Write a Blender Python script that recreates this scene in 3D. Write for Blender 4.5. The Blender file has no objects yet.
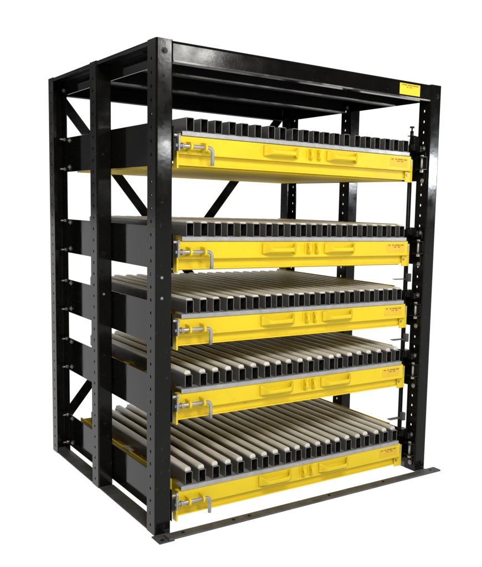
import bpy, bmesh, math, random
from mathutils import Vector, Matrix
random.seed(7)
S = bpy.context.scene
COL = S.collection

# ------------------------------------------------------------------ dimensions (metres)
H, W, A, B = 2.0, 1.540, 0.0702, 0.0827          # rack height, width, post width, post depth
YM, YR = 0.645, 1.268                            # front edges of the middle and rear posts
YB = YR + B
PT = 0.0045                                      # post plate thickness
TOPS = [1.662, 1.236, 0.914, 0.596, 0.171]       # height of each drawer's steel angle
X0, Y0, BASE = 0.765, 0.05, 0.142                # drawer origin

# ------------------------------------------------------------------ materials
def mat(name, base, rough, metal=0.0, spec=0.5, bump=0.0, bscale=200, var=0.0, vscale=8.0,
        rvar=0.0, stretch=(1, 1, 1), dirt=None):
    m = bpy.data.materials.new(name); m.use_nodes = True
    nt = m.node_tree; N = nt.nodes; L = nt.links
    p = N['Principled BSDF']
    p.inputs['Base Color'].default_value = (*base, 1)
    p.inputs['Roughness'].default_value = rough
    p.inputs['Metallic'].default_value = metal
    p.inputs['Specular IOR Level'].default_value = spec
    tc = N.new('ShaderNodeTexCoord')
    mp = N.new('ShaderNodeMapping'); mp.inputs['Scale'].default_value = stretch
    oi = N.new('ShaderNodeObjectInfo'); ml = N.new('ShaderNodeMath'); ml.operation = 'MULTIPLY'; ml.inputs[1].default_value = 37.0
    L.new(oi.outputs['Random'], ml.inputs[0]); L.new(ml.outputs[0], mp.inputs['Location'])
    L.new(tc.outputs['Object'], mp.inputs['Vector'])
    last = None
    if var or dirt:
        n = N.new('ShaderNodeTexNoise'); n.inputs['Scale'].default_value = vscale
        n.inputs['Detail'].default_value = 6; n.inputs['Roughness'].default_value = 0.65
        L.new(mp.outputs['Vector'], n.inputs['Vector'])
        r = N.new('ShaderNodeValToRGB')
        r.color_ramp.elements[0].position = 0.3; r.color_ramp.elements[1].position = 0.7
        r.color_ramp.elements[0].color = (*[c * (1 - var) for c in base], 1)
        r.color_ramp.elements[1].color = (*[min(1, c * (1 + var)) for c in base], 1)
        L.new(n.outputs['Fac'], r.inputs['Fac'])
        last = r.outputs['Color']
        if dirt:
            n3 = N.new('ShaderNodeTexNoise'); n3.inputs['Scale'].default_value = dirt[1]
            n3.inputs['Detail'].default_value = 8
            L.new(mp.outputs['Vector'], n3.inputs['Vector'])
            r3 = N.new('ShaderNodeValToRGB')
            r3.color_ramp.elements[0].position = dirt[2]; r3.color_ramp.elements[1].position = dirt[2] + 0.12
            r3.color_ramp.elements[0].color = (0, 0, 0, 1); r3.color_ramp.elements[1].color = (dirt[3],) * 3 + (1,)
            L.new(n3.outputs['Fac'], r3.inputs['Fac'])
            mx = N.new('ShaderNodeMixRGB'); mx.inputs['Color2'].default_value = (*dirt[0], 1)
            L.new(r3.outputs['Color'], mx.inputs['Fac']); L.new(last, mx.inputs['Color1'])
            last = mx.outputs['Color']
        L.new(last, p.inputs['Base Color'])
    if rvar:
        n2 = N.new('ShaderNodeTexNoise'); n2.inputs['Scale'].default_value = 14
        n2.inputs['Detail'].default_value = 5
        L.new(mp.outputs['Vector'], n2.inputs['Vector'])
        mr = N.new('ShaderNodeMapRange')
        mr.inputs['From Min'].default_value = 0.3; mr.inputs['From Max'].default_value = 0.7
        mr.inputs['To Min'].default_value = max(0.02, rough - rvar); mr.inputs['To Max'].default_value = rough + rvar
        L.new(n2.outputs['Fac'], mr.inputs['Value']); L.new(mr.outputs['Result'], p.inputs['Roughness'])
    if bump:
        nb = N.new('ShaderNodeTexNoise'); nb.inputs['Scale'].default_value = bscale; nb.inputs['Detail'].default_value = 3
        L.new(tc.outputs['Object'], nb.inputs['Vector'])
        bp = N.new('ShaderNodeBump'); bp.inputs['Strength'].default_value = bump; bp.inputs['Distance'].default_value = 0.002
        L.new(nb.outputs['Fac'], bp.inputs['Height']); L.new(bp.outputs['Normal'], p.inputs['Normal'])
    return m

BLACK = mat('black_gloss_paint', (0.0045, 0.0042, 0.0040), 0.13, spec=0.17, bump=0.05, bscale=60, var=0.25, vscale=6, rvar=0.05,
            dirt=((0.07, 0.064, 0.058), 48, 0.67, 0.4))
PANEL = mat('black_gloss_sheet', (0.0045, 0.0042, 0.0040), 0.075, spec=0.16, bump=0.02, bscale=12, var=0.25, vscale=6, rvar=0.03,
            dirt=((0.04, 0.035, 0.03), 40, 0.72, 0.3))
MATTE = mat('black_primer', (0.0045, 0.0043, 0.0042), 0.6, spec=0.06, bump=0.1, bscale=90, var=0.3, vscale=6)
GLINT = mat('edge_highlight_metal', (0.40, 0.38, 0.35), 0.4, metal=0.4, var=0.5, vscale=9, dirt=((0.01, 0.01, 0.01), 4.5, 0.45, 0.95))  # painted highlight for the beam edges, broken up by dark patches
BASEM = mat('scuffed_black_paint', (0.075, 0.074, 0.075), 0.5, spec=0.2, bump=0.2, bscale=120, var=0.35, vscale=12, rvar=0.1,
            dirt=((0.12, 0.11, 0.10), 30, 0.58, 0.6))
DARK = mat('black_steel_hardware', (0.006, 0.006, 0.006), 0.3, spec=0.25, var=0.3, vscale=30)
YEL = mat('yellow_enamel', (0.70, 0.515, 0.015), 0.36, spec=0.22, bump=0.08, bscale=140, var=0.05, vscale=5, rvar=0.06,
          dirt=((0.36, 0.24, 0.02), 22, 0.66, 0.4))
TRAY = mat('yellow_undercoat', (0.62, 0.45, 0.022), 0.6, spec=0.06, bump=0.08, bscale=140, var=0.10, vscale=4, dirt=((0.36, 0.24, 0.02), 12, 0.62, 0.4))
ZINC = mat('zinc_plated_steel', (0.37, 0.37, 0.38), 0.42, metal=0.55, var=0.15, vscale=30, rvar=0.08, dirt=((0.2, 0.19, 0.18), 40, 0.66, 0.5))
BOLT = mat('dull_zinc_bolt', (0.30, 0.30, 0.29), 0.42, metal=0.6, var=0.2, vscale=50)
TUBE = mat('mill_steel', (0.165, 0.160, 0.150), 0.30, metal=0.55, spec=0.5, var=0.30, vscale=7, stretch=(1, 0.25, 1), rvar=0.08,
           dirt=((0.05, 0.045, 0.04), 16, 0.6, 0.6))
RIM = mat('cut_steel_edge', (0.17, 0.165, 0.157), 0.45, metal=0.3, var=0.2, vscale=60)
INNER = mat('tube_interior_shade', (0.010, 0.010, 0.009), 0.7, spec=0.2, var=0.3, vscale=20)  # near-black colour holds the shade inside the steel tubes
STRIP = mat('beige_wear_plastic', (0.61, 0.585, 0.53), 0.45, spec=0.4, bump=0.1, bscale=120, var=0.22, vscale=5, stretch=(4, 0.5, 1),
            dirt=((0.40, 0.345, 0.25), 9, 0.56, 0.55))
LABEL = mat('orange_yellow_sticker', (0.66, 0.43, 0.012), 0.5, var=0.06, vscale=30)
LABELT = mat('bright_yellow_sticker', (0.80, 0.55, 0.008), 0.5, var=0.05, vscale=30)
INK = mat('brown_red_ink', (0.20, 0.055, 0.010), 0.6, var=0.1, vscale=60)

# ------------------------------------------------------------------ mesh helpers
class MB:
    def __init__(s): s.bm = bmesh.new()
    def box(s, x0, x1, y0, y1, z0, z1, bev=0.0, mi=0, seg=2):
        x0, x1 = sorted((x0, x1)); y0, y1 = sorted((y0, y1)); z0, z1 = sorted((z0, z1))
        r = bmesh.ops.create_cube(s.bm, size=1.0)
        vs = r['verts']
        for v in vs:
            v.co = Vector(((x0 + x1) / 2 + v.co.x * (x1 - x0), (y0 + y1) / 2 + v.co.y * (y1 - y0), (z0 + z1) / 2 + v.co.z * (z1 - z0)))
        for f in {f for v in vs for f in v.link_faces}: f.material_index = mi
        if bev:
            es = list({e for v in vs for e in v.link_edges})
            o = bmesh.ops.bevel(s.bm, geom=es, offset=bev, segments=seg, affect='EDGES', profile=0.5)
            for f in o['faces']: f.smooth = True; f.material_index = mi
        return s
    def prism(s, poly, axis, a, b, mi=0, smooth=False):
        """extrude a closed 2D polygon along an axis ('x': poly=(y,z), 'y': (x,z), 'z': (x,y))"""
        def P(p, t):
            return {'x': (t, p[0], p[1]), 'y': (p[0], t, p[1]), 'z': (p[0], p[1], t)}[axis]
        va = [s.bm.verts.new(P(p, a)) for p in poly]; vb = [s.bm.verts.new(P(p, b)) for p in poly]
        n = len(poly); fs = []
        for i in range(n):
            f = s.bm.faces.new((va[i], va[(i + 1) % n], vb[(i + 1) % n], vb[i])); f.smooth = smooth; fs.append(f)
        fs.append(s.bm.faces.new(va)); fs.append(s.bm.faces.new(vb[::-1]))
        for f in fs: f.material_index = mi
        return s
    def cyl(s, p0, p1, r, n=16, r1=None, mi=0):
        p0, p1 = Vector(p0), Vector(p1); d = p1 - p0
        q = d.to_track_quat('Z', 'Y'); r1 = r if r1 is None else r1
        ra = [s.bm.verts.new(p0 + q @ Vector((r * math.cos(t), r * math.sin(t), 0))) for t in [2 * math.pi * i / n for i in range(n)]]
        rb = [s.bm.verts.new(p1 + q @ Vector((r1 * math.cos(t), r1 * math.sin(t), 0))) for t in [2 * math.pi * i / n for i in range(n)]]
        for i in range(n):
            f = s.bm.faces.new((ra[i], ra[(i + 1) % n], rb[(i + 1) % n], rb[i])); f.smooth = n > 6; f.material_index = mi
        s.bm.faces.new(ra[::-1]).material_index = mi; s.bm.faces.new(rb).material_index = mi
        return s
    def tube(s, pts, r, n=14, mi=0):
        pts = [Vector(p) for p in pts]; rings = []
        up = Vector((0, 1, 0))
        for i, p in enumerate(pts):
            t = (pts[min(i + 1, len(pts) - 1)] - pts[max(i - 1, 0)]).normalized()
            u = (up - t * up.dot(t)).normalized(); w = t.cross(u)
            rings.append([s.bm.verts.new(p + r * (math.cos(a) * u + math.sin(a) * w)) for a in [2 * math.pi * k / n for k in range(n)]])
        for a, b in zip(rings, rings[1:]):
            for k in range(n):
                f = s.bm.faces.new((a[k], a[(k + 1) % n], b[(k + 1) % n], b[k])); f.smooth = True; f.material_index = mi
        s.bm.faces.new(rings[0][::-1]); s.bm.faces.new(rings[-1])
        return s
    def perforated(s, x0, x1, y0, y1, z0, z1, hy, holes, hw=0.0064, hh=0.0072, pitch=0.0525):
        """plate normal to X with a column of octagonal holes, thickness x0..x1"""
        bm = s.bm
        def slab(za, zb):
            if zb - za > 1e-5: s.box(x0, x1, y0, y1, za, zb)
        z = z0
        for hz in holes:
            a, b = hz - pitch * 0.42, hz + pitch * 0.42
            if a < z or b > z1: continue
            slab(z, a)
            out = [(y0, a), (hy, a), (y1, a), (y1, hz), (y1, b), (hy, b), (y0, b), (y0, hz)]
            k = 0.72
            inn = [(hy - hw * k, hz - hh * k), (hy, hz - hh), (hy + hw * k, hz - hh * k), (hy + hw, hz),
                   (hy + hw * k, hz + hh * k), (hy, hz + hh), (hy - hw * k, hz + hh * k), (hy - hw, hz)]
            V = {}
            for side, x in (('a', x0), ('b', x1)):
                V[side] = ([bm.verts.new((x, *p)) for p in out], [bm.verts.new((x, *p)) for p in inn])
            for i in range(8):
                j = (i + 1) % 8
                oa, ia = V['a']; ob, ib = V['b']
                bm.faces.new((oa[i], ia[i], ia[j], oa[j])); bm.faces.new((ob[i], ob[j], ib[j], ib[i]))
                bm.faces.new((ia[i], ib[i], ib[j], ia[j]))
                if i in (2, 3, 6, 7): bm.faces.new((oa[i], oa[j], ob[j], ob[i]))
            z = b
        slab(z, z1)
        return s
    def mesh(s, name, mats):
        bmesh.ops.recalc_face_normals(s.bm, faces=s.bm.faces)
        me = bpy.data.meshes.new(name); s.bm.to_mesh(me); s.bm.free()
        for m in (mats if isinstance(mats, (list, tuple)) else [mats]): me.materials.append(m)
        return me
    def build(s, name, mats, parent=None, loc=(0, 0, 0), label=None):
        return place(name, s.mesh(name, mats), parent, loc, label)

def place(name, me, parent=None, loc=(0, 0, 0), label=None, rot=None):
    o = bpy.data.objects.new(name, me); COL.objects.link(o)
    o.location = loc
    if rot: o.rotation_euler = rot
    if parent: o.parent = parent
    if label: o['label'] = label
    return o

def root(name, label, cat, loc, group=None):
    o = bpy.data.objects.new(name, None); COL.objects.link(o); o.location = loc
    o.empty_display_size = 0.1
    o['label'] = label; o['category'] = cat
    if group: o['group'] = group
    return o

def arc(cx, cy, r, a0, a1, n=4):
    return [(cx + r * math.cos(math.radians(a0 + (a1 - a0) * i / n)), cy + r * math.sin(math.radians(a0 + (a1 - a0) * i / n))) for i in range(n + 1)]

# ------------------------------------------------------------------ floor (an added translucent sheet, backlit to stay white without shadows)
fm = bpy.data.materials.new('shadowless_white_sheet'); fm.use_nodes = True
nt = fm.node_tree; nt.nodes.clear()
o_ = nt.nodes.new('ShaderNodeOutputMaterial'); tr = nt.nodes.new('ShaderNodeBsdfTranslucent')
tr.inputs['Color'].default_value = (0.97, 0.97, 0.97, 1)
nt.links.new(tr.outputs[0], o_.inputs['Surface'])
b = MB(); bmesh.ops.create_circle(b.bm, cap_ends=True, radius=60, segments=64)
fl = b.build('floor', fm); fl['kind'] = 'structure'

# ------------------------------------------------------------------ rack
rack = root('storage_rack', 'black painted steel rack with perforated posts holding five yellow roll-out drawers', 'rack', (0, 0, 0))
PITCH = 0.0525
holes = [0.0155 + PITCH * k + 0.02 for k in range(38)]

def post_mesh(flip):
    t, r = PT, 0.007
    pr = [(0, 0.014)] + arc(r, r, r, 180, 270) + arc(A - r, r, r, 270, 360) + [(A, 0.014), (A - t, 0.014)] \
        + arc(A - r, r, r - t, 0, -90, 3) + arc(r, r, r - t, 270, 180, 3) + [(t, 0.014)]
    m = MB(); m.prism(pr, 'z', 0.0, H)
    for x0 in (0, A - t):
        m.perforated(x0, x0 + t, 0.014, B, 0.0, H, 0.046, holes)
    if flip:
        for v in m.bm.verts: v.co.y = B - v.co.y
    return m.mesh('post', BLACK)
pm, pf = post_mesh(False), post_mesh(True)
for y, me in ((0, pm), (YM, pm), (YR, pf)):
    for x in (0, W - A):
        place('post', me, rack, (x, y, 0))

# roof: front and rear channel beams, side beams, purlins, deck sheet
ZB, ZT = H - 0.082, H - 0.0075
def channel_x(name, y, depth, t=0.004, z0=ZB, z1=ZT, xa=A + .001, xb=W - A - .001, m=None, highlight=True):
    s = 1 if depth > 0 else -1
    r = 0.006
    poly = [(y + depth, z0), (y + depth, z0 + t), (y + s * t, z0 + t), (y + s * t, z1 - t), (y + depth, z1 - t), (y + depth, z1)]
    poly += [(y + s * r * 0.3, z1), (y, z1 - r), (y, z0 + r), (y + s * r * 0.3, z0 + 0.0015), (y + s * r, z0)]
    o = MB().prism(poly, 'x', xa, xb).build(name, m or BLACK, rack)
    if highlight: MB().prism([(y - 0.0006 * s, z0 + 0.006), (y - 0.0006 * s, z0 + 0.001), (y + 0.001 * s, z0 - 0.0008), (y + 0.006 * s, z0 - 0.0008), (y + 0.006 * s, z0 + 0.001), (y + 0.0015 * s, z0 + 0.006)], 'x', xa + .002, xb - .002).build('edge_highlight', GLINT, o)  # bright strip added as the highlight on the lower edge
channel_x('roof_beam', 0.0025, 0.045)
channel_x('roof_beam', YB - 0.003, -0.05, m=MATTE, highlight=False)
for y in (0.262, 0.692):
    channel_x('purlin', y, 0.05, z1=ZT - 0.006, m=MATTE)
def side_beam(x, s):
    t = 0.004
    for ya, yb in ((B + .001, YM - .001), (YM + B + .001, YR - .001)):
        poly = [(x, ZB), (x + s * t, ZB), (x + s * t, ZT - 0.005), (x, ZT - 0.005)]
        MB().prism(poly, 'y', ya, yb).build('side_beam', PANEL, rack)
side_beam(A - PT, 1); side_beam(W - A + PT, -1)
MB().box(0.0012, W - 0.0012, 0.005, YB - 0.005, H - 0.0075, H - 0.0035).build('roof_deck', MATTE, rack)
# gusset lips on the outside of the roof
for x in (0.0015, W - 0.0055):
    MB().box(x, x + 0.004, B + .002, YM - .002, H - 0.020, H - 0.008).build('roof_edge', BLACK, rack)
    MB().box(x, x + 0.004, YM + B + .002, YR - .002, H - 0.020, H - 0.008).build('roof_edge', BLACK, rack)

# X brace straps on the back
def strap(x0, z0, x1, z1, y, w=0.052, t=0.005):
    d = Vector((x1 - x0, z1 - z0)).normalized(); n = Vector((-d.y, d.x)) * w / 2
    MB().prism([(x0 + n.x, z0 + n.y), (x1 + n.x, z1 + n.y), (x1 - n.x, z1 - n.y), (x0 - n.x, z0 - n.y)], 'y', y, y + t).build('cross_brace', BLACK, rack)
strap(0.045, 1.935, 1.49, 0.13, YB + .001)
strap(0.06, 0.15, 1.47, 1.955, YB + .007)

# side panels, one per drawer level on either side
for T in TOPS:
    z0, z1 = T - 0.140, T + 0.0385
    if T < 0.3: z0, z1 = 0.031, 0.208
    for x in (A + 0.0012, W - A - 0.0052):
        MB().box(x, x + 0.004, 0.018, YB - 0.012, z0, z1, bev=0.001, seg=1).build('side_panel', PANEL, rack)

# base: side angles, front rail and foot plate
for xa, xb in ((0.001, 0.072), (W - 0.072, W - 0.001)):
    m = MB()
    for ya, yb in ((B + .002, YM - .002), (YM + B + .002, YR - .002)):
        m.box(xa, xb, ya, yb, 0.001, 0.007, bev=0.001, seg=1)
    m.box(xa + 0.006, xb - 0.009, YR - 0.0015, YB - 0.006, 0.001, 0.0068)
    m.box(xa + 0.006, xb - 0.009, 0.006, B + .0015, 0.001, 0.0068)
    m.box(xa + 0.006, xb - 0.009, YM + .006, YM + B + .0015, 0.001, 0.0068)
    m.build('base_plate', BASEM, rack)
m = MB().box(0.026, 1.578, -0.083, -0.030, 0.0065, 0.0155, bev=0.0015)
m.build('front_rail', BASEM, rack)
for x in (-0.017, W - 0.075):
    if x > 0: continue
    MB().box(x, 0.050, -0.083, -0.002, 0.0005, 0.006, bev=0.0015).build('foot_plate', BASEM, rack)
m = MB().box(W - 0.068, W - 0.004, -0.029, -0.002, 0.0005, 0.0065, bev=0.001).build('foot_plate', BASEM, rack)

# bolts
def bolt_mesh(r=0.0085, h=0.006, washer=True):
    m = MB()
    if washer: m.cyl((0, 0, 0), (0, 0, 0.0016), r * 1.45, 18)
    m.cyl((0, 0, 0.0016 if washer else 0), (0, 0, h), r, 6)
    m.cyl((0, 0, h), (0, 0, h + 0.003), r * 0.55, 12)
    return m.mesh('bolt', BOLT)
BS = bolt_mesh(0.0040, 0.002); BF = bolt_mesh(0.009, 0.0012, False); BF.materials[0] = DARK
BM = bolt_mesh(); BD = bolt_mesh(); BD.materials[0] = DARK
RXm, RXp, RYm = (0, -math.pi / 2, 0), (0, math.pi / 2, 0), (math.pi / 2, 0, 0)
def bolt(x, y, z, rot, me=BM): place('bolt', me, rack, (x, y, z), None, rot)
for z in (1.954, 1.862): bolt(0.034, -0.0005, z, RYm, BD)
for z in (1.074, 0.991): bolt(0.026, -0.0005, z, RYm, BS)
bolt(W - 0.03, -0.0005, 1.945, RYm, BD)
bolt(0.034, -0.0005, 0.035, RYm, BD); bolt(W - 0.03, -0.0005, 0.045, RYm, BD)
for z in (1.13, 1.045, 0.94): bolt(0.03, YM - 0.0005, z, RYm, BD if z > 1 else BS)
for T in TOPS:
    zt, zb = T + 0.022, T - 0.115
    for y in (YR - 0.035, YM + B + 0.045):
        for z in (zt, zb): bolt(A + 0.0010, y, z, RXm, BM)
    for z in (T + 0.030, T - 0.125):
        st = MB().cyl((0.0, 0, 0), (-0.030, 0, 0), 0.0045, 12).cyl((-0.002, 0, 0), (-0.010, 0, 0), 0.009, 6)
        st.build('stud', BOLT, rack, (A - 0.0002, YR + 0.028, z))
    bolt(W - A - 0.0055, 0.034, T + 0.024, RXm); bolt(W - A - 0.0055, 0.034, T - 0.138 if T > .3 else T - 0.128, RXm)
    bolt(W - A - 0.0055, YM + 0.03, T + 0.01, RXm, BD)
for x in (0.10, 0.34, 0.42, 0.86, 1.2, 1.53): 
    place('bolt', BF, rack, (x, -0.055, 0.0152))
bolt(0.005, -0.06, 0.0061, (0, 0, 0), BF)
bolt(A - 0.0045, YR + 0.03, 1.945, RXm); bolt(W - A, YR + 0.03, 1.945, RXm, BD); bolt(W - A, YM + 0.03, 1.945, RXm, BM)

# interlock rod with its levers and blocks on the right
xr = W - A - 0.018
m = MB().box(xr - 0.009, xr + 0.009, 0.104, 0.122, 0.045, 1.715, bev=0.002, seg=1); rod = m.build('interlock_rod', DARK, rack)
m = MB().cyl((xr - 0.01, 0.10, 1.70), (xr - 0.01, 0.10, 1.735), 0.014, 14, 0.010).cyl((xr - 0.01, 0.10, 1.735), (xr - 0.01, 0.10, 1.775), 0.009, 14)
m.cyl((xr - 0.01, 0.10, 1.775), (xr - 0.01, 0.10, 1.79), 0.004, 12).cyl((xr - 0.01, 0.10, 1.79), (xr - 0.01, 0.10, 1.798), 0.012, 14)
m.cyl((xr - 0.01, 0.10, 1.748), (xr - 0.01, 0.10, 1.751), 0.022, 18)
m.build('plunger', DARK, rod)
for i, T in enumerate(TOPS):
    # latch block ahead of the panel
    m = MB().box(xr - 0.030, xr + 0.011, 0.060, 0.100, T + 0.012, T + 0.050, bev=0.002, seg=1)
    m.box(xr - 0.012, xr + 0.011, 0.030, 0.058, T + 0.004, T + 0.034, bev=0.002, seg=1)
    m.box(xr - 0.040, xr - 0.031, 0.066, 0.094, T + 0.018, T + 0.040, bev=0.001, seg=1)
    if i == 0: m.box(xr - 0.026, xr + 0.011, 0.062, 0.098, T + 0.051, T + 0.085, bev=0.002, seg=1)
    m.build('interlock_block', DARK, rack)
    if i >= 2:
        z = T + 0.102
        m = MB().box(xr - 0.090, xr - 0.0095, 0.086, 0.116, z, z + 0.003, bev=0.0005, seg=1)
        m.box(xr - 0.0095, xr + 0.010, 0.080, 0.1035, z - 0.012, z + 0.03, bev=0.001, seg=1)
        m.build('release_lever', BASEM, rack)
    # hinge bracket: two thin shelves and a bright pin
    m = MB().box(W - A - 0.034, W - A - 0.0054, 0.004, 0.060, T - 0.021, T - 0.018).box(W - A - 0.034, W - A - 0.0054, 0.004, 0.060, T - 0.083, T - 0.080).box(W - A - 0.0072, W - A - 0.0054, 0.004, 0.060, T - 0.0812, T - 0.0198)
    hb = m.build('hinge_bracket', DARK, rack)
    m = MB().cyl((W - A - 0.021, 0.026, T - 0.090), (W - A - 0.021, 0.026, T - 0.012), 0.0056, 14)
    m.cyl((W - A - 0.021, 0.026, T - 0.0178), (W - A - 0.021, 0.026, T - 0.0105), 0.0085, 6)
    m.cyl((W - A - 0.021, 0.026, T - 0.097), (W - A - 0.021, 0.026, T - 0.0832), 0.0092, 6)
    m.build('hinge_pin', ZINC, hb)
    # keeper on the left post that takes the locking pin
    m = MB().box(0.076, 0.0795, 0.006, 0.062, T - 0.125, T + 0.012, bev=0.001, seg=1)
    m.box(0.0790, 0.098, 0.016, 0.020, T - 0.085, T - 0.035, bev=0.0008, seg=1)
    kb = m.build('pin_keeper', DARK, rack)
    m = MB().box(0.0985, 0.104, 0.004, 0.030, T - 0.084, T - 0.022, bev=0.0015)
    m.build('strike_plate', ZINC, kb)
    m = MB().cyl((0.080, 0.022, T - 0.022), (0.112, 0.022, T - 0.022), 0.006, 12).cyl((0.1042, 0.022, T - 0.022), (0.112, 0.022, T - 0.022), 0.010, 6)
    m.build('keeper_bolt', ZINC, kb)

# sticker with small dashes of print (too small to read in the photograph)
def sticker(parent, mt, x0, x1, y, z0, z1, rows, seed):
    lab = MB().box(x0, x1, y, y + 0.0008, z0, z1).build('label', mt, parent)
    rnd = random.Random(seed); m = MB(); w = x1 - x0; h = z1 - z0
    for (fa, fb, fz, hh) in rows:
        x = x0 + fa * w; zc = z0 + fz * h; k = 0
        while x < x0 + fb * w:
            lw = hh * rnd.uniform(0.35, 0.75)
            if rnd.random() > 0.16:
                m.box(x, x + lw, y - 0.0004, y - 0.0001, zc - hh / 2 * rnd.uniform(.7, 1), zc + hh / 2)
            x += lw + hh * 0.28
    m.build('lettering', INK, lab)
sticker(rack, LABELT, 1.258, 1.392, 0.0012, 1.931, 1.984, [(.10, .92, .86, .006), (.34, .70, .68, .0055)], 3)

# ------------------------------------------------------------------ drawers (local frame: x from the middle, y from the face, z from the underside)
LX0, LX1 = 0.122 - X0, 1.396 - X0
BARX = [0.184, 0.249, 0.3135, 0.378, 0.4425, 0.508, 0.573, 0.635, 0.697, 0.756, 0.817, 0.877, 0.934, 0.993, 1.059, 1.122, 1.182, 1.246, 1.307, 1.368]
BW, BH, BL = 0.034, 0.056, 1.14
def bar_mesh():
    m = MB(); w, h, t = BW / 2, BH, 0.0022; bm = m.bm
    def rect(hw, z0, z1, y, r=0.0):
        return [bm.verts.new(p) for p in ((-hw, y, z0), (hw, y, z0), (hw, y, z1), (-hw, y, z1))]
    o0, o1 = rect(w, 0, h, 0), rect(w, 0, h, BL)
    i0, i1 = rect(w - t, t, h - t, 0), rect(w - t, t, h - t, BL - .01)
    for k in range(4):
        j = (k + 1) % 4
        f = bm.faces.new((o0[k], o0[j], o1[j], o1[k])); f.material_index = 0
        f = bm.faces.new((o0[k], i0[k], i0[j], o0[j])); f.material_index = 1
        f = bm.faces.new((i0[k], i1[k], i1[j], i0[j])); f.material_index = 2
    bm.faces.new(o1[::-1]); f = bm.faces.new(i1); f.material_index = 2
    es = [e for e in bm.edges if abs(e.verts[0].co.y - e.verts[1].co.y) > 0.5 and abs(e.verts[0].co.x) > w - 1e-4]
    r = bmesh.ops.bevel(bm, geom=es, offset=0.0022, segments=2, affect='EDGES')
    return m.mesh('support_bar', [TUBE, RIM, INNER])
def strip_mesh(h, set_back, w):
    m = MB(); r = min(0.010, h * 0.95)
    poly = [(-w / 2, 0.0003)] + [(w / 2, 0.0003)] + arc(w / 2 - r, h - r, r, 0, 90, 5) + arc(-w / 2 + r, h - r, r, 90, 180, 5)
    bm = m.bm; rings = []
    for y, k in ((set_back, 0.74), (set_back + 0.0012, 0.88), (set_back + 0.0035, 0.97), (set_back + 0.007, 1.0), (BL - 0.01, 1.0)):
        rings.append([bm.verts.new((p[0] * (0.5 + 0.5 * k), y, p[1] * k if p[1] > 0.001 else p[1])) for p in poly])
    n = len(poly)
    for q, (ra, rb) in enumerate(zip(rings, rings[1:])):
        for k in range(n):
            f = bm.faces.new((ra[k], ra[(k + 1) % n], rb[(k + 1) % n], rb[k])); f.smooth = k > 0
    bm.faces.new(rings[0]); bm.faces.new(rings[-1][::-1])
    return m.mesh('wear_strip', STRIP)
BARM = bar_mesh()
STRIPS = [None, strip_mesh(0.007, 0.003, 0.032), strip_mesh(0.008, 0.003, 0.032), strip_mesh(0.016, 0.009, 0.030), strip_mesh(0.018, 0.010, 0.030)]

def handle_mesh(n=28):
    """bowed strap pull: flared flat ends, slimmer grip standing off the panel"""
    m = MB(); bm = m.bm; half = 0.090; rings = []
    for i in range(n + 1):
        u = -1 + 2 * i / n; au = abs(u)
        s = min(1, max(0, (1 - au) / 0.42)); s = s * s * (3 - 2 * s)
        y = -0.005 - 0.032 * s
        x = u * half
        hz = 0.0100 + 0.0140 * (1 - s) ** 0.9
        th = 0.0052
        ring = []
        for k in range(12):
            a = 2 * math.pi * k / 12
            c, sn = math.cos(a), math.sin(a)
            yy = y + th * math.copysign(abs(c) ** 0.7, c); zz = hz * math.copysign(abs(sn) ** 0.6, sn)
            ring.append(bm.verts.new((x, yy, zz - 0.004 * s)))
        rings.append(ring)
    for a, b in zip(rings, rings[1:]):
        for k in range(12):
            f = bm.faces.new((a[k], a[(k + 1) % 12], b[(k + 1) % 12], b[k])); f.smooth = True
    bm.faces.new(rings[0][::-1]); bm.faces.new(rings[-1])
    m.box(-half - 0.008, half * 0.80, -0.0014, -0.0002, -0.030, 0.026, bev=0.0006, seg=1)
    return m.mesh('handle', YEL)
HM = handle_mesh()
def lug_mesh():
    m = MB()
    c = (-0.016, 0.002)
    out = [(0.0, 0.024)] + [(-0.003 - 0.024 * math.sin(math.radians(t)), 0.024 * math.cos(math.radians(t))) for t in range(15, 180, 15)] + [(0.0, -0.024)]
    n = len(out); bm = m.bm
    inn = [(c[0] + 0.0065 * math.cos(a), c[1] + 0.0065 * math.sin(a)) for a in [math.radians(60 + 240 * i / (n - 1)) for i in range(n)]]
    va = {x: ([bm.verts.new((x, *p)) for p in out], [bm.verts.new((x, *p)) for p in inn]) for x in (-0.0075, 0.0075)}
    for i in range(n):
        j = (i + 1) % n
        bm.normal_update()
        oa, ia = va[-0.0075]; ob, ib = va[0.0075]
        bm.faces.new((oa[i], oa[j], ia[j], ia[i])); bm.faces.new((ob[i], ib[i], ib[j], ob[j]))
        bm.faces.new((oa[i], ob[i], ob[j], oa[j])); bm.faces.new((ia[i], ia[j], ib[j], ib[i]))
    bmesh.ops.recalc_face_normals(bm, faces=bm.faces); bm.normal_update()
    es = [e for e in bm.edges if abs(e.verts[0].co.x - e.verts[1].co.x) < 1e-6 and all((v.co.y - c[0]) ** 2 + (v.co.z - c[1]) ** 2 > 0.0085 ** 2 for v in e.verts)]
    es = [e for e in es if len(e.link_faces) == 2 and abs(e.link_faces[0].normal.dot(e.link_faces[1].normal)) < .5]
    bmesh.ops.bevel(bm, geom=es, offset=0.002, segments=2, affect='EDGES')
    m.box(-0.017, 0.017, -0.0020, -0.0001, -0.027, 0.027, bev=0.001, seg=1)
    return m.mesh('latch_lug', YEL)
LM = lug_mesh()
def ear_mesh():
    m = MB(); poly = [(0, 0.020)] + arc(-0.030, 0, 0.018, 110, 250, 10) + [(0, -0.020)]
    m.prism(poly, 'x', -0.0045, 0.0045)
    return m.mesh('pin_ear', YEL)
EM = ear_mesh()

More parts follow.
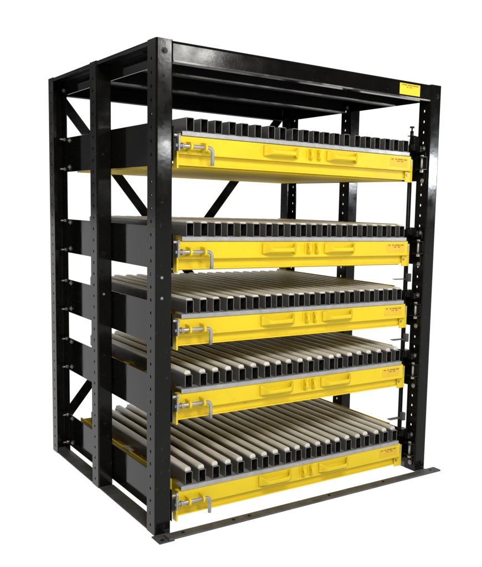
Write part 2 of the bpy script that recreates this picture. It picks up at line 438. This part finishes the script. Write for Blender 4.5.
LABS = ['topmost yellow drawer, its bare black tubes showing grey sides, directly under the black roof',
        'second yellow drawer from the top, its tube tops seen almost edge-on',
        'middle yellow drawer, flat brownish tube tops, two other drawers above and two below',
        'second yellow drawer from the bottom, rounded beige strips on its tubes, above the lowest drawer',
        'lowest yellow drawer just above the floor rail, long pale beige strips fully in view']
for i, T in enumerate(TOPS):
    rnd = random.Random(40 + i)
    dx = (0.0, 0.002, 0.002, 0.004, 0.006)[i]
    d = root('roll_out_drawer', LABS[i], 'drawer', (X0 + dx, Y0, T - BASE), 'yellow roll-out drawers stacked in the black rack')
    t = BASE
    # front panel: proud band folded back at the bottom
    y = 0.0
    poly = [(y, t - 0.0205), (y, t - 0.090), (y + 0.0015, t - 0.0925), (y + 0.034, t - 0.0925), (y + 0.034, t - 0.0885), (y + 0.005, t - 0.0885), (y + 0.005, t - 0.0245), (y + 0.036, t - 0.0245), (y + 0.036, t - 0.0205)]
    fp = MB().prism(poly, 'x', LX0, LX1)
    fp.build('front_panel', YEL, d)
    # lower channel, recessed, with a small lip
    poly = [(0.028, t - 0.0932), (0.028, t - 0.131), (0.018, t - 0.131), (0.018, t - 0.1365), (0.060, t - 0.1365), (0.060, t - 0.1325), (0.033, t - 0.1325), (0.033, t - 0.0932)]
    MB().prism(poly, 'x', LX0 + 0.006, LX1 - 0.004).build('lower_rail', YEL, d)
    # tray
    m = MB().box(LX0 + 0.012, LX1 - 0.001, 0.0605, 1.21, t - 0.1405, t - 0.1375)
    m.box(LX0 - 0.001, LX0 + 0.006, 0.075, 1.215, t - 0.1400, t + (0.011 if i == 4 else -0.030))
    m.box(LX1 + 0.003, LX1 + 0.009, 0.095, 1.215, t - 0.1400, t + 0.066)
    m.box(LX0 + 0.0065, LX1 + 0.0025, 1.206, 1.212, t - 0.1370, t + (0.004 if i == 4 else -0.06))
    m.box(LX0 + 0.013, LX1 - 0.002, 0.0610, 0.40, t - 0.1440, t - 0.1404)
    for yy in (0.33, 0.62, 0.90): m.box(LX0 + 0.0065, LX1 + 0.0025, yy, yy + 0.04, t - 0.05, t - 0.0012)
    m.build('tray', TRAY, d)
    # end plates
    MB().box(LX1 - 0.020, LX1 + 0.0285, 0.016, 0.022, t - 0.148, t - 0.094, bev=0.001, seg=1).box(LX1 + 0.003, LX1 + 0.0285, 0.016, 0.022, t - 0.0938, t - 0.034, bev=0.001, seg=1).build('end_plate', YEL, d)
    MB().box(LX0 - 0.012, LX0 - 0.003, -0.004, 0.030, t - 0.150, t - 0.070, bev=0.001, seg=1).build('end_plate', YEL, d)
    MB().cyl((LX1 - 0.012, 0.016, t - 0.112), (LX1 - 0.012, 0.010, t - 0.112), 0.006, 6).build('bolt', BOLT, d)
    MB().box(LX1 + 0.001, LX1 + 0.006, -0.002, 0.014, t - 0.070, t - 0.032, bev=0.001, seg=1).build('end_clip', ZINC, d)
    # zinc angle under the bar ends
    xa, xb = 0.133 - X0, 1.380 - X0
    poly = [(-0.0045, t), (-0.0060, t - 0.002), (-0.0060, t - 0.0185), (-0.0005, t - 0.0185), (-0.0005, t - 0.0040), (0.055, t - 0.0040), (0.055, t)]
    MB().prism(poly, 'x', xa, xb).build('edge_angle', ZINC, d)
    # support bars with their wear strips
    for k, bx in enumerate(BARX):
        jx = rnd.uniform(-0.0025, 0.0025); jy = rnd.uniform(-0.003, 0.003); tilt = rnd.uniform(-.0015, .0015)
        if i == 3 and k == 12: jx += 0.006
        if i == 4 and k == 7: jx -= 0.003
        bo = place('support_bar', BARM, d, (bx - 0.010 - X0 + jx, 0.004 + jy, t + 0.0006), None, (0, 0, tilt))
        if STRIPS[i]:
            place('wear_strip', STRIPS[i], bo, (rnd.uniform(-.0006, .0006), rnd.uniform(-.004, .004), BH))
    # pulls and latch lugs
    for hx in (0.610, 0.951): place('handle', HM, d, (hx - X0, 0, t - 0.052))
    for lx in (0.768, 0.814): place('latch_lug', LM, d, (lx - X0, -0.0002, t - 0.052))
    # locking pin
    ex0, ex1, pz, py = 0.157 - X0, 0.223 - X0, t - 0.062, -0.030
    for ex in (ex0, ex1): place('pin_ear', EM, d, (ex, -0.0002, pz))
    xb = 0.259 - X0
    pts = [(0.090 - X0, py, pz), (0.20 - X0, py, pz), (xb - 0.020, py, pz)] + \
          [(xb - 0.020 + 0.020 * math.sin(math.radians(a)), py, pz - 0.020 + 0.020 * math.cos(math.radians(a))) for a in (18, 36, 54, 72, 90)] + [(xb, py, pz - 0.072)]
    th = math.radians(rnd.uniform(-5, 9)); pts = [(q[0], py - (pz - q[2]) * math.sin(th), pz - (pz - q[2]) * math.cos(th)) for q in pts]
    pin = MB().tube(pts, 0.0076)
    pin.cyl((0.118 - X0, py, pz), (0.124 - X0, py, pz), 0.0125, 16)
    pin.build('locking_pin', ZINC, d)
    sticker(d, LABEL, 1.256 - X0, 1.372 - X0, -0.0010, t - 0.076, t - 0.033, [(.08, .95, .84, .006), (.36, .74, .62, .0055)], 11)
    if i == 4:
        MB().box(LX0 - 0.004, LX0 + 0.020, 0.52, 0.60, t + 0.0115, t + 0.016, bev=0.001, seg=1).cyl((LX0 + .004, 0.54, t + .016), (LX0 + .004, 0.54, t + .022), 0.007, 12).build('side_clip', ZINC, d)

# ------------------------------------------------------------------ white studio surround, darker on the camera side
wd = bpy.data.worlds.new('World'); S.world = wd; wd.use_nodes = True
nt = wd.node_tree; N = nt.nodes; L = nt.links
bg = N['Background']
tc = N.new('ShaderNodeTexCoord'); nrm = N.new('ShaderNodeVectorMath'); nrm.operation = 'NORMALIZE'
L.new(tc.outputs['Generated'], nrm.inputs[0])
dt = N.new('ShaderNodeVectorMath'); dt.operation = 'DOT_PRODUCT'; dt.inputs[1].default_value = (0.603, 0.797, 0.0)
L.new(nrm.outputs['Vector'], dt.inputs[0])
mr = N.new('ShaderNodeMapRange'); mr.interpolation_type = 'SMOOTHSTEP'
mr.inputs['From Min'].default_value = 0.05; mr.inputs['From Max'].default_value = 0.50
mr.inputs['To Min'].default_value = 0.10; mr.inputs['To Max'].default_value = 1.06
L.new(dt.outputs['Value'], mr.inputs['Value'])
sep = N.new('ShaderNodeSeparateXYZ'); L.new(nrm.outputs['Vector'], sep.inputs[0])
lo = N.new('ShaderNodeMapRange'); lo.inputs['From Min'].default_value = 0.0; lo.inputs['From Max'].default_value = -0.04
lo.inputs['To Min'].default_value = 0.0; lo.inputs['To Max'].default_value = 1.09
L.new(sep.outputs['Z'], lo.inputs['Value'])
mx = N.new('ShaderNodeMath'); mx.operation = 'MAXIMUM'
L.new(mr.outputs['Result'], mx.inputs[0]); L.new(lo.outputs['Result'], mx.inputs[1])
sx = N.new('ShaderNodeTexNoise'); sx.inputs['Scale'].default_value = 5.5; sx.inputs['Detail'].default_value = 1.5  # made-up dark patches, added to vary the reflections in the side panels
mpw = N.new('ShaderNodeMapping'); mpw.inputs['Scale'].default_value = (1, 1, 0.35)
L.new(nrm.outputs['Vector'], mpw.inputs['Vector']); L.new(mpw.outputs['Vector'], sx.inputs['Vector'])
sr = N.new('ShaderNodeMapRange'); sr.interpolation_type = 'SMOOTHSTEP'
sr.inputs['From Min'].default_value = 0.42; sr.inputs['From Max'].default_value = 0.56
sr.inputs['To Min'].default_value = 0.12; sr.inputs['To Max'].default_value = 1.0
L.new(sx.outputs['Fac'], sr.inputs['Value'])
ed = N.new('ShaderNodeMapRange'); ed.inputs['From Min'].default_value = 0.62; ed.inputs['From Max'].default_value = 0.70
ed.inputs['To Min'].default_value = 0.0; ed.inputs['To Max'].default_value = 1.0
L.new(dt.outputs['Value'], ed.inputs['Value'])
e2 = N.new('ShaderNodeMath'); e2.operation = 'MAXIMUM'; L.new(ed.outputs['Result'], e2.inputs[0]); L.new(sr.outputs['Result'], e2.inputs[1])
ml = N.new('ShaderNodeMath'); ml.operation = 'MULTIPLY'; L.new(mr.outputs['Result'], ml.inputs[0]); L.new(e2.outputs[0], ml.inputs[1])
L.new(ml.outputs[0], mx.inputs[0])
L.new(mx.outputs[0], bg.inputs['Strength']); bg.inputs['Color'].default_value = (1, 1, 1, 1)

def lamp(name, loc, target, sx, sy, power, col=(1, 1, 1)):
    l = bpy.data.lights.new(name, 'AREA'); l.shape = 'RECTANGLE'; l.size = sx; l.size_y = sy; l.energy = power; l.color = col
    o = bpy.data.objects.new(name, l); COL.objects.link(o); o.location = loc
    o.rotation_euler = (Vector(target) - Vector(loc)).to_track_quat('-Z', 'Y').to_euler()
    return o
lamp('key_softbox', (-0.9, -4.0, 3.9), (0.75, 0.2, 0.45), 2.2, 1.3, 265, (1.0, 0.97, 0.92))
lamp('window_light', (4.3, -2.85, 1.79), (1.5, 0, 1.6), 0.17, 0.26, 34, (0.9, 0.95, 1.0))
lamp('ceiling_lamp', (2.3, -4.3, 2.95), (0.5, 0, 1.5), 0.5, 0.3, 28, (1.0, 0.98, 0.95))
lamp('distant_window', (1.95, -4.1, 1.93), (0.3, 0, 1.5), 0.14, 0.11, 8, (1, 1, 1))

# ------------------------------------------------------------------ camera (solved from the rack's corners in the photograph)
cam = bpy.data.cameras.new('camera'); co = bpy.data.objects.new('camera', cam); COL.objects.link(co)
yaw, pit, rol = 0.647360505, -0.117043644, 0.0295669
fw = Vector((math.sin(yaw) * math.cos(pit), math.cos(yaw) * math.cos(pit), math.sin(pit)))
rt = Vector((math.cos(yaw), -math.sin(yaw), 0)); up = rt.cross(fw)
rr = math.cos(rol) * rt + math.sin(rol) * up; uu = -math.sin(rol) * rt + math.cos(rol) * up
M = Matrix.Identity(4)
for i in range(3): M[i][0], M[i][1], M[i][2] = rr[i], uu[i], -fw[i]
M.translation = Vector((-1.25277, -2.78924, 1.357537))
co.matrix_world = M
cam.sensor_fit = 'HORIZONTAL'; cam.sensor_width = 36
cam.lens = 754.9167 / 482 * 36
cam.shift_x = (241 - 327.3114) / 482; cam.shift_y = (299.7432 - 283.5) / 482
cam.clip_start = 0.05; cam.clip_end = 300
S.camera = co
S.view_settings.view_transform = 'Standard'; S.view_settings.look = 'None'
S.view_settings.exposure = 0; S.view_settings.gamma = 1; S.view_settings.use_curve_mapping = False
